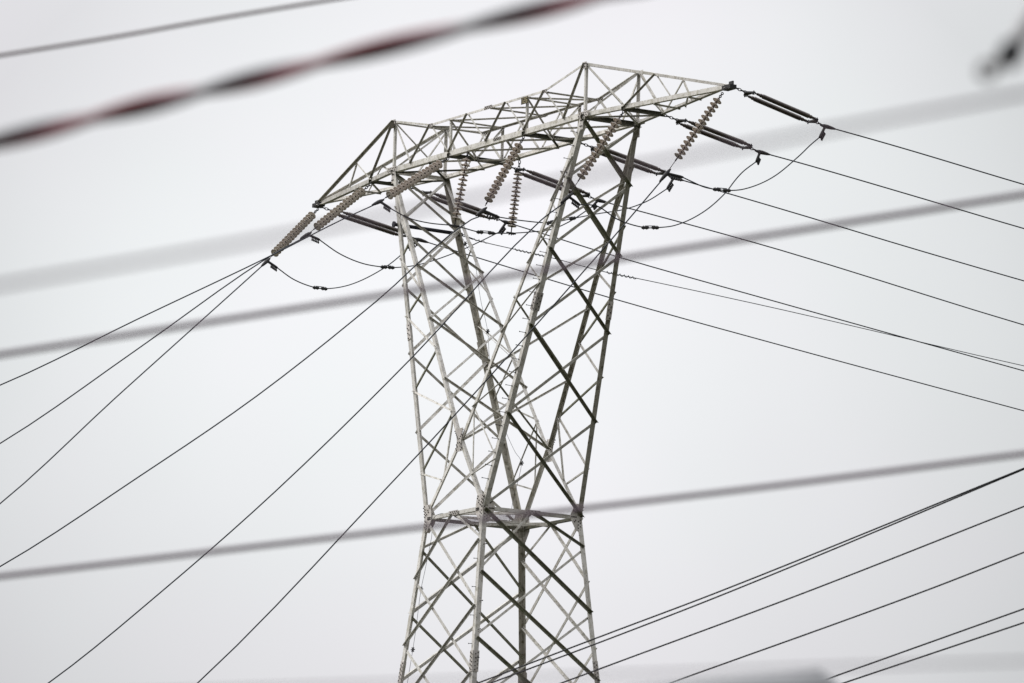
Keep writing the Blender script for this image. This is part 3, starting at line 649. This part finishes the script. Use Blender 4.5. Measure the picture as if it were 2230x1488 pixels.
def strain_clamp(parent, e, d_line, stub, teeth_side):
    """dead-end body along the line with a bolted jumper terminal branching to stub"""
    loc = parent.location; e = V(e) - loc; stub = V(stub) - loc; bm = bmesh.new(); d = d_line.normalized()
    tube(bm, [e - d * .20, e - d * .08, e + d * .02, e + d * .18, e + d * .27], [.022, .05, .055, .04, .022], 10)
    j = e - d * .04; ds = (stub - j).normalized()
    tube(bm, [j, j + ds * .08, stub - ds * .06, stub + ds * .02], [.05, .035, .036, .028], 10)
    studs(bm, j + ds * .12, stub, teeth_side, 5)
    return finish('strain_clamp', bm, M['hard'], parent)
for i in range(1, 7):
    dt = DATA['left'][i]; a, e = V(dt['att']), V(dt['clamp'])
    t = thing('insulator_string', {
        1: 'string of glassy grey-brown discs hanging out from the left tip of the crossbeam',
        2: 'string of grey-brown discs slanting from the left crossarm, second from the left tip',
        3: 'string of pale brown discs crossing in front of the top of the left fork leg',
        4: 'string of brown discs slanting down from the beam below the number plate',
        5: 'string of pinkish discs crossing behind the right fork leg near the beam',
        6: 'pinkish string of discs hanging from the right tip of the crossbeam'}[i], 'insulator', 'slanting disc insulator strings on the near side', loc=a)
    p1, d, L = disc_string(t, a, e, ff[i][0], ff[i][1], nd_[i], D_GLASS if i <= 2 else D_BROWN)
    bm = bmesh.new(); q0 = p1 - a; q1 = e - a - d * .18
    tube(bm, [q0, q0 + d * .10], .02, 8); tube(bm, [q0 + d * .09, q1], .010, 6); finish('link', bm, M['hard'], t)
    # conductor on the near side
    cw = thing('power_line', {
        1: 'conductor from the left crossbeam tip, steepest of the three falling to the left edge',
        2: 'conductor from the left crossarm, middle of the three crossing near the left tip',
        3: 'conductor leaving the left fork top, shallowest of the wires falling to the left edge',
        4: 'conductor falling across both fork arms to the lower part of the left edge',
        5: 'conductor falling across the left fork arm to the bottom left corner',
        6: 'rightmost falling conductor, from the right tip across both forks to the bottom edge'}[i], 'power line', 'conductors falling away to the lower left', loc=e)
    pts = [e + d * .2] + [V(p) for p in dt['wire']]
    bm = bmesh.new(); tube(bm, [p - e for p in smooth_path(pts, 5)], .018, 6); finish('cable', bm, M['cable'], cw)
    strain_clamp(cw, e, (V(dt['wire'][0]) - e), dt['stub'], V((0, 0.0, -1)) if i < 4 else V((0, -.2, -1)))
# hanging jumper strings
for k, (a, b) in enumerate(DATA['sus']):
    a, b = V(a), V(b); t = thing('insulator_string', ['left one of two thin upright disc strings hanging inside the fork', 'right one of two thin upright disc strings, hanging under mid beam'][k], 'insulator', 'upright jumper-holding insulator strings', loc=a)
    p1, d, L = disc_string(t, a, b, .16 if k else .07, .93, 13 if k else 13, D_BROWN)
    bm = bmesh.new(); q0 = p1 - a; tube(bm, [q0, b - a], .016, 8)
    for s_ in range(5): a_ = V((math.cos(s_ * 1.25), math.sin(s_ * 1.25), -.6)).normalized(); tube(bm, [b - a, b - a + a_ * .085], .014, 6)
    tube(bm, [b - a - V((.0, .14, 0)), b - a + V((0, .14, 0))], .030, 8); finish('jumper_clamp', bm, M['hard'], t)

# twin tension sets on the far side
prof = [(0, .020), (.03, .034), (.10, .034), (.12, .045), (.15, .045)]
nsh = 40; Lr = 1.0
def rod_bm(L):
    pr = [(0, .018), (.02, .034), (.11, .036), (.12, .050), (.16, .050), (.17, .038)]
    n_ = 38; a0 = .19; step = (L - 2 * a0) / n_
    for i in range(n_):
        x = a0 + step * i; pr += [(x, .040), (x + step * .38, .064), (x + step * .52, .064), (x + step * .95, .040)]
    pr += [(L - .17, .038), (L - .16, .050), (L - .12, .050), (L - .11, .036), (L - .02, .034), (L, .018)]
    return pr
for i in range(1, 7):
    dt = DATA['right'][i]; a, e = V(dt['att']), V(dt['clamp']); d, s, tt = frame(e - a); L = (e - a).length; X = V((1, 0, 0)); X = (X - d * X.dot(d)).normalized()
    t = thing('twin_insulator_set', {
        1: 'dark ribbed rod pair running from the left tip to the left fork leg',
        2: 'pair of dark ribbed rod insulators passing behind the rear left fork leg',
        3: 'pair of dark ribbed rod insulators under mid beam, ending at the right fork leg',
        4: 'pair of dark ribbed rod insulators passing behind the rear right fork leg',
        5: 'pair of dark ribbed rod insulators crossed by the right tip disc string',
        6: 'dark ribbed rod pair reaching right from the right crossbeam tip against open sky'}[i], 'insulator', 'twin tension insulator sets on the far side', loc=a)
    y1 = .155 * L; y2 = .875 * L; hs = .20
    bm = bmesh.new(); chain_bm(bm, V((0, 0, 0)), d * y1, nl=5); finish('chain', bm, M['hard'], t)
    nrm_ = X.cross(d).normalized()
    for yy, sg in ((y1, 1), (y2, -1)):
        bm = bmesh.new(); poly = [(-hs - .03, .04 * sg), (hs + .03, .04 * sg), (hs + .03, .09 * sg), (0.05, .0), (.04, -.05 * sg), (-.04, -.05 * sg), (-.05, .0), (-hs - .03, .09 * sg)]
        poly = [(-.045, -.05 * sg), (.045, -.05 * sg), (hs + .04, .05 * sg), (hs + .04, .10 * sg), (-hs - .04, .10 * sg), (-hs - .04, .05 * sg)]
        prism(bm, [d * (yy + y_) + X * x_ - nrm_ * .018 for x_, y_ in poly], [d * (yy + y_) + X * x_ + nrm_ * .018 for x_, y_ in poly])
        for s_ in (-1, 1): tube(bm, [d * (yy + .075 * sg) + X * hs * s_ - nrm_ * .06, d * (yy + .075 * sg) + X * hs * s_ + nrm_ * .05], .018, 8)
        finish('yoke_plate', bm, M['hard'], t)
    for s_ in (-1, 1):
        r0 = d * (y1 + .17) + X * hs * s_; r1 = d * (y2 - .13) + X * hs * s_
        bm = bmesh.new(); lathe(bm, r0, r1 - r0, rod_bm((r1 - r0).length), 14); finish('rod_insulator', bm, M['porcelain_dark'], t)
        bm = bmesh.new(); chain_bm(bm, d * (y1 + .08) + X * hs * s_, r0 + d * .02, nl=2, r_=.009); finish('shackle', bm, M['hard'], t)
        bm = bmesh.new(); chain_bm(bm, r1 - d * .02, d * (y2 - .07) + X * hs * s_, nl=2, r_=.009); finish('shackle', bm, M['hard'], t)
    bm = bmesh.new(); chain_bm(bm, d * (y2 + .03), d * (L - .18), nl=2); finish('link', bm, M['hard'], t)
    cw = thing('power_line', {
        1: 'lowest thin wire at the right edge, coming from the left tip rod pair',
        2: 'far-side conductor reaching the right edge just under the thin earth wire',
        3: 'far-side conductor from mid beam, fourth from the top at the right edge',
        4: 'third thin wire from the top at the right edge, leaving the right fork top',
        5: 'second thin wire from the top at the right edge, from the right crossarm',
        6: 'topmost thin wire at the right edge, coming from the right tip rod pair'}[i], 'power line', 'conductors running away to the right edge', loc=e)
    w0 = V(dt['wire'][0]); dl = (w0 - e).normalized(); pts = [e + dl * .2] + [V(p) for p in dt['wire']]
    bm = bmesh.new(); tube(bm, [p - e for p in smooth_path(pts, 5)], .0172, 6); finish('cable', bm, M['cable'], cw)
    strain_clamp(cw, e, dl, dt['stub'], V((.0, .6, -.8)))
# jumpers
for i in range(1, 7):
    pts = [V(p) for p in DATA['jump'][i]]; o0 = pts[0].copy()
    t = thing('jumper_cable', {
        1: 'black jumper loop under the left tip, lowest sag left of the tower',
        2: 'upper of the two black jumper loops left of the tower',
        3: 'black jumper held by the two upright disc strings inside the fork',
        4: 'black jumper crossing the right fork leg, one clamp each side of it',
        5: 'black jumper loop right of the tower with the lowest sag',
        6: 'black jumper loop hanging under the right tip, outermost on the right'}[i], 'jumper cable', 'jumper loops joining the two sides', loc=o0)
    bm = bmesh.new(); tube(bm, [p - o0 for p in smooth_path(pts, 7)], .0165, 6); finish('cable', bm, M['cable'], t)
    k0, k1 = DATA['pg'][i]
    A_, B_ = pts[k0], pts[k1]; dd = (B_ - A_).normalized()
    if (B_ - A_).length > 1.0:
        pass
    for c in (A_, B_):
        bm = bmesh.new(); c = c - o0
        tube(bm, [c - dd * .11, c - dd * .09, c + dd * .09, c + dd * .11], [.02, .042, .042, .02], 8)
        for s_ in (-.05, .05): tube(bm, [c + dd * s_ - V((0, 0, .055)), c + dd * s_ + V((0, 0, .055))], .013, 6)
        finish('groove_clamp', bm, M['hard'], t)
    if (B_ - A_).length < 1.0:
        bm = bmesh.new(); h = V((0, 0, .045)); tube(bm, [A_ - o0 + h, B_ - o0 + h], .0125, 6); finish('cable_tail', bm, M['cable'], t)
# earth wire with helical damper
pts = [V(p) for p in DATA['sky']]; o0 = pts[0].copy()
t = thing('earth_wire', 'thin wire with spiral vibration sleeves leaving the rear left fork leg for the right edge', 'earth wire', loc=o0)
bm = bmesh.new(); tube(bm, [p - o0 for p in smooth_path(pts[1:], 5)], .0115, 6); finish('cable', bm, M['cable'], t)
bm = bmesh.new(); chain_bm(bm, V((0, 0, 0)), pts[1] - o0, nl=3); tube(bm, [pts[1] - o0, pts[2] - o0], .022, 6); finish('chain', bm, M['hard'], t)
def helix(a, b, turns, R_, r_):
    bm = bmesh.new(); d, s, q_ = frame(b - a); n_ = turns * 10; pp = []
    for k in range(n_ + 1):
        th = k / 10 * 2 * math.pi; pp.append(a + (b - a) * (k / n_) + (s * math.cos(th) + q_ * math.sin(th)) * R_)
    tube(bm, pp, r_, 5); finish('spiral_damper', bm, M['cable'], t)
helix(pts[2] - o0, pts[2] + (pts[3] - pts[2]) * .35 - o0, 3, .03, .007)
helix(pts[3] - o0, pts[4] - o0, 9, .026, .010); helix(pts[5] - o0, pts[6] - o0, 7, .032, .011)

# ------------------------------------------------------------------ sharp black line crossing in front at lower right
wl = {'w1': 'sharp black wire, uppermost of the bundle rising at lower right', 'w2': 'sharp black wire close under the uppermost one, merging with it at the right edge',
      'w3': 'sharp black wire, third from the top of the lower right bundle', 'w4': 'sharp black wire, fourth from the top of the lower right bundle',
      'w5': 'sharp black wire, upper of the last two above the bottom right corner', 'w6': 'sharp black wire, lowest of all, nearest the bottom right corner'}
for k, lb in wl.items():
    pts = [V(p) for p in DATA['fg'][k]]; o0 = pts[1].copy(); t = thing('distribution_line', lb, 'power line', 'sharp black wires rising at lower right', loc=o0)
    bm = bmesh.new(); tube(bm, [p - o0 for p in smooth_path(pts, 8)], .0142, 6); finish('cable', bm, M['black_cable'], t)
# ------------------------------------------------------------------ near cables, far out of focus
def near(k, name, label, rad, matl, cat='cable'):
    pts = [V(p) for p in DATA['fg'][k]]; o0 = pts[1].copy()
    bm = bmesh.new(); tube(bm, [p - o0 for p in smooth_path(pts, 10)], rad, 10); o = finish(name, bm, matl, smooth=True); o.location = o0
    o['label'] = label; o['category'] = cat; o['group'] = 'blurred near cables'
near('thin', 'overhead_cable', 'blurred grey-brown cable across the top left corner above the twisted maroon one', .0085, M['slate_sheath'])
near('pale', 'overhead_cable', 'widest palest blurred cable, rising from the left edge to the upper right edge', .0042, M['drop_sheath'])
near('mid', 'overhead_cable', 'blurred grey cable crossing the middle of the forked arms', .0096, M['drop_sheath'])
near('low', 'overhead_cable', 'blurred grey cable crossing at the tower waist', .0096, M['drop_sheath'])
near('lowest', 'overhead_cable', 'very faint blurred cable along the bottom right edge', .0024, M['drop_sheath'])
# twisted service cable
pts = smooth_path([V(p) for p in DATA['fg']['twist']], 60); o0 = pts[60].copy()
t = thing('twisted_cable', 'thick blurred maroon and grey twisted cable sweeping across the upper left', 'cable', 'blurred near cables', loc=o0)
acc = [0.0]
for i in range(1, len(pts)): acc.append(acc[-1] + (pts[i] - pts[i - 1]).length)
PITCH = .50
for k, mt in enumerate(('red_sheath', 'grey_sheath')):
    bm = bmesh.new(); pp = []
    for i, p in enumerate(pts):
        d, s, q_ = frame(pts[min(i + 1, len(pts) - 1)] - pts[max(i - 1, 0)]); th = (acc[i] - acc[120]) / PITCH * 2 * math.pi + math.pi + k * math.pi + .35 * math.sin(acc[i] * 3.1) + .2 * math.sin(acc[i] * 7.7 + 1)
        pp.append(p - o0 + (s * math.cos(th) + q_ * math.sin(th)) * .0086)
    tube(bm, pp, .0108, 12); finish('strand', bm, M[mt], t)
bm = bmesh.new(); tube(bm, [p - o0 for p in pts], .0100, 10); finish('messenger_wire', bm, M['dark_sheath'], t)
# ------------------------------------------------------------------ utility pole just outside the frame with its bracket
b0, b1, b2 = [V(p) for p in DATA['bracket']]
hx = V((-0.8598, 0.5107, 0)); rx = V((0.5107, 0.8598, 0))
base = V((b2.x, b2.y, 0)) + rx * .19 + hx * .1
t = thing('utility_pole', 'blurred pole bracket with dark bolt poking in at the top right corner', 'utility pole', loc=base)
bm = bmesh.new(); tube(bm, [V((0, 0, -.5)), V((0, 0, 3)), V((0, 0, 7.2))], [.15, .135, .115], 20); finish('pole', bm, M['wood'], t)
bm = bmesh.new(); top_p = b2 + (b2 - b1) * .9
tube(bm, [b0 - base + (b1 - b0) * .25, b1 - base, b2 - base, top_p - base + rx * .02], [.009, .012, .015, .018], 12)
dd = (b1 - b0).normalized(); _, s, q_ = frame(dd, hx); ring = [b0 - base + (dd * math.cos(k / 12 * 2 * math.pi) + hx.cross(dd).normalized() * math.sin(k / 12 * 2 * math.pi)) * .011 for k in range(13)]
tube(bm, ring, .006, 8, cap=False); finish('bracket', bm, M['pale_metal'], t)
bm = bmesh.new(); lathe(bm, b1 - base - hx * .03, hx, [(0, .014), (.01, .020), (.05, .020), (.06, .014)], 8); finish('bolt', bm, M['black_cable'], t)
# ------------------------------------------------------------------ street lamp whose head just shows at the bottom edge
l0, l1, l2 = [V(p) for p in DATA['lamp']]
lb_ = V((l2.x, l2.y, 0)) + rx * .25
t = thing('street_lamp', 'blurred grey lamp head peeping over the bottom edge right of the tower', 'street lamp', loc=lb_)
bm = bmesh.new(); tube(bm, [V((0, 0, 0)), V((0, 0, 2.9)), V((-.02, -.02, 3.3)), V((0, 0, 0)) + (l2 - lb_) + V((0, 0, -.16))], [.06, .045, .04, .035], 14); finish('pole', bm, M['lamp_grey'], t)
bm = bmesh.new(); a_ = l0 - lb_ + V((0, 0, -.05)); b_ = l1 - lb_ + V((0, 0, -.075)); c_ = l2 - lb_ + V((0, 0, -.12))
rings = []; path = [(0, .012, .02), (.12, .05, .035), (.45, .10, .05), (.8, .13, .065), (.96, .13, .075), (1.06, .12, .065), (1.15, .07, .045), (1.22, .02, .015)]
axis = (b_ - a_); ln_ = axis.copy()
for tt_, wy_, hz_ in path:
    c = a_ + ln_ * tt_ if tt_ <= 1 else b_ + (c_ - b_) * ((tt_ - 1) * 4) * .9
    rings.append([bm.verts.new(c + hx * math.cos(k / 14 * 2 * math.pi) * wy_ + UP * math.sin(k / 14 * 2 * math.pi) * hz_) for k in range(14)])
for i in range(len(rings) - 1):
    for k in range(14): bm.faces.new((rings[i][k], rings[i][(k + 1) % 14], rings[i + 1][(k + 1) % 14], rings[i + 1][k])).smooth = True
bm.faces.new(rings[0][::-1]); bm.faces.new(rings[-1]); finish('lamp_head', bm, M['lamp_grey'], t)
bm = bmesh.new(); c = a_ + ln_ * .5; lathe(bm, c + V((0, 0, -.02)), (0, 0, -1), [(0, .09), (.04, .085), (.07, .05), (.08, .01)], 16); finish('lamp_bowl', bm, M['lamp_glass'], t)
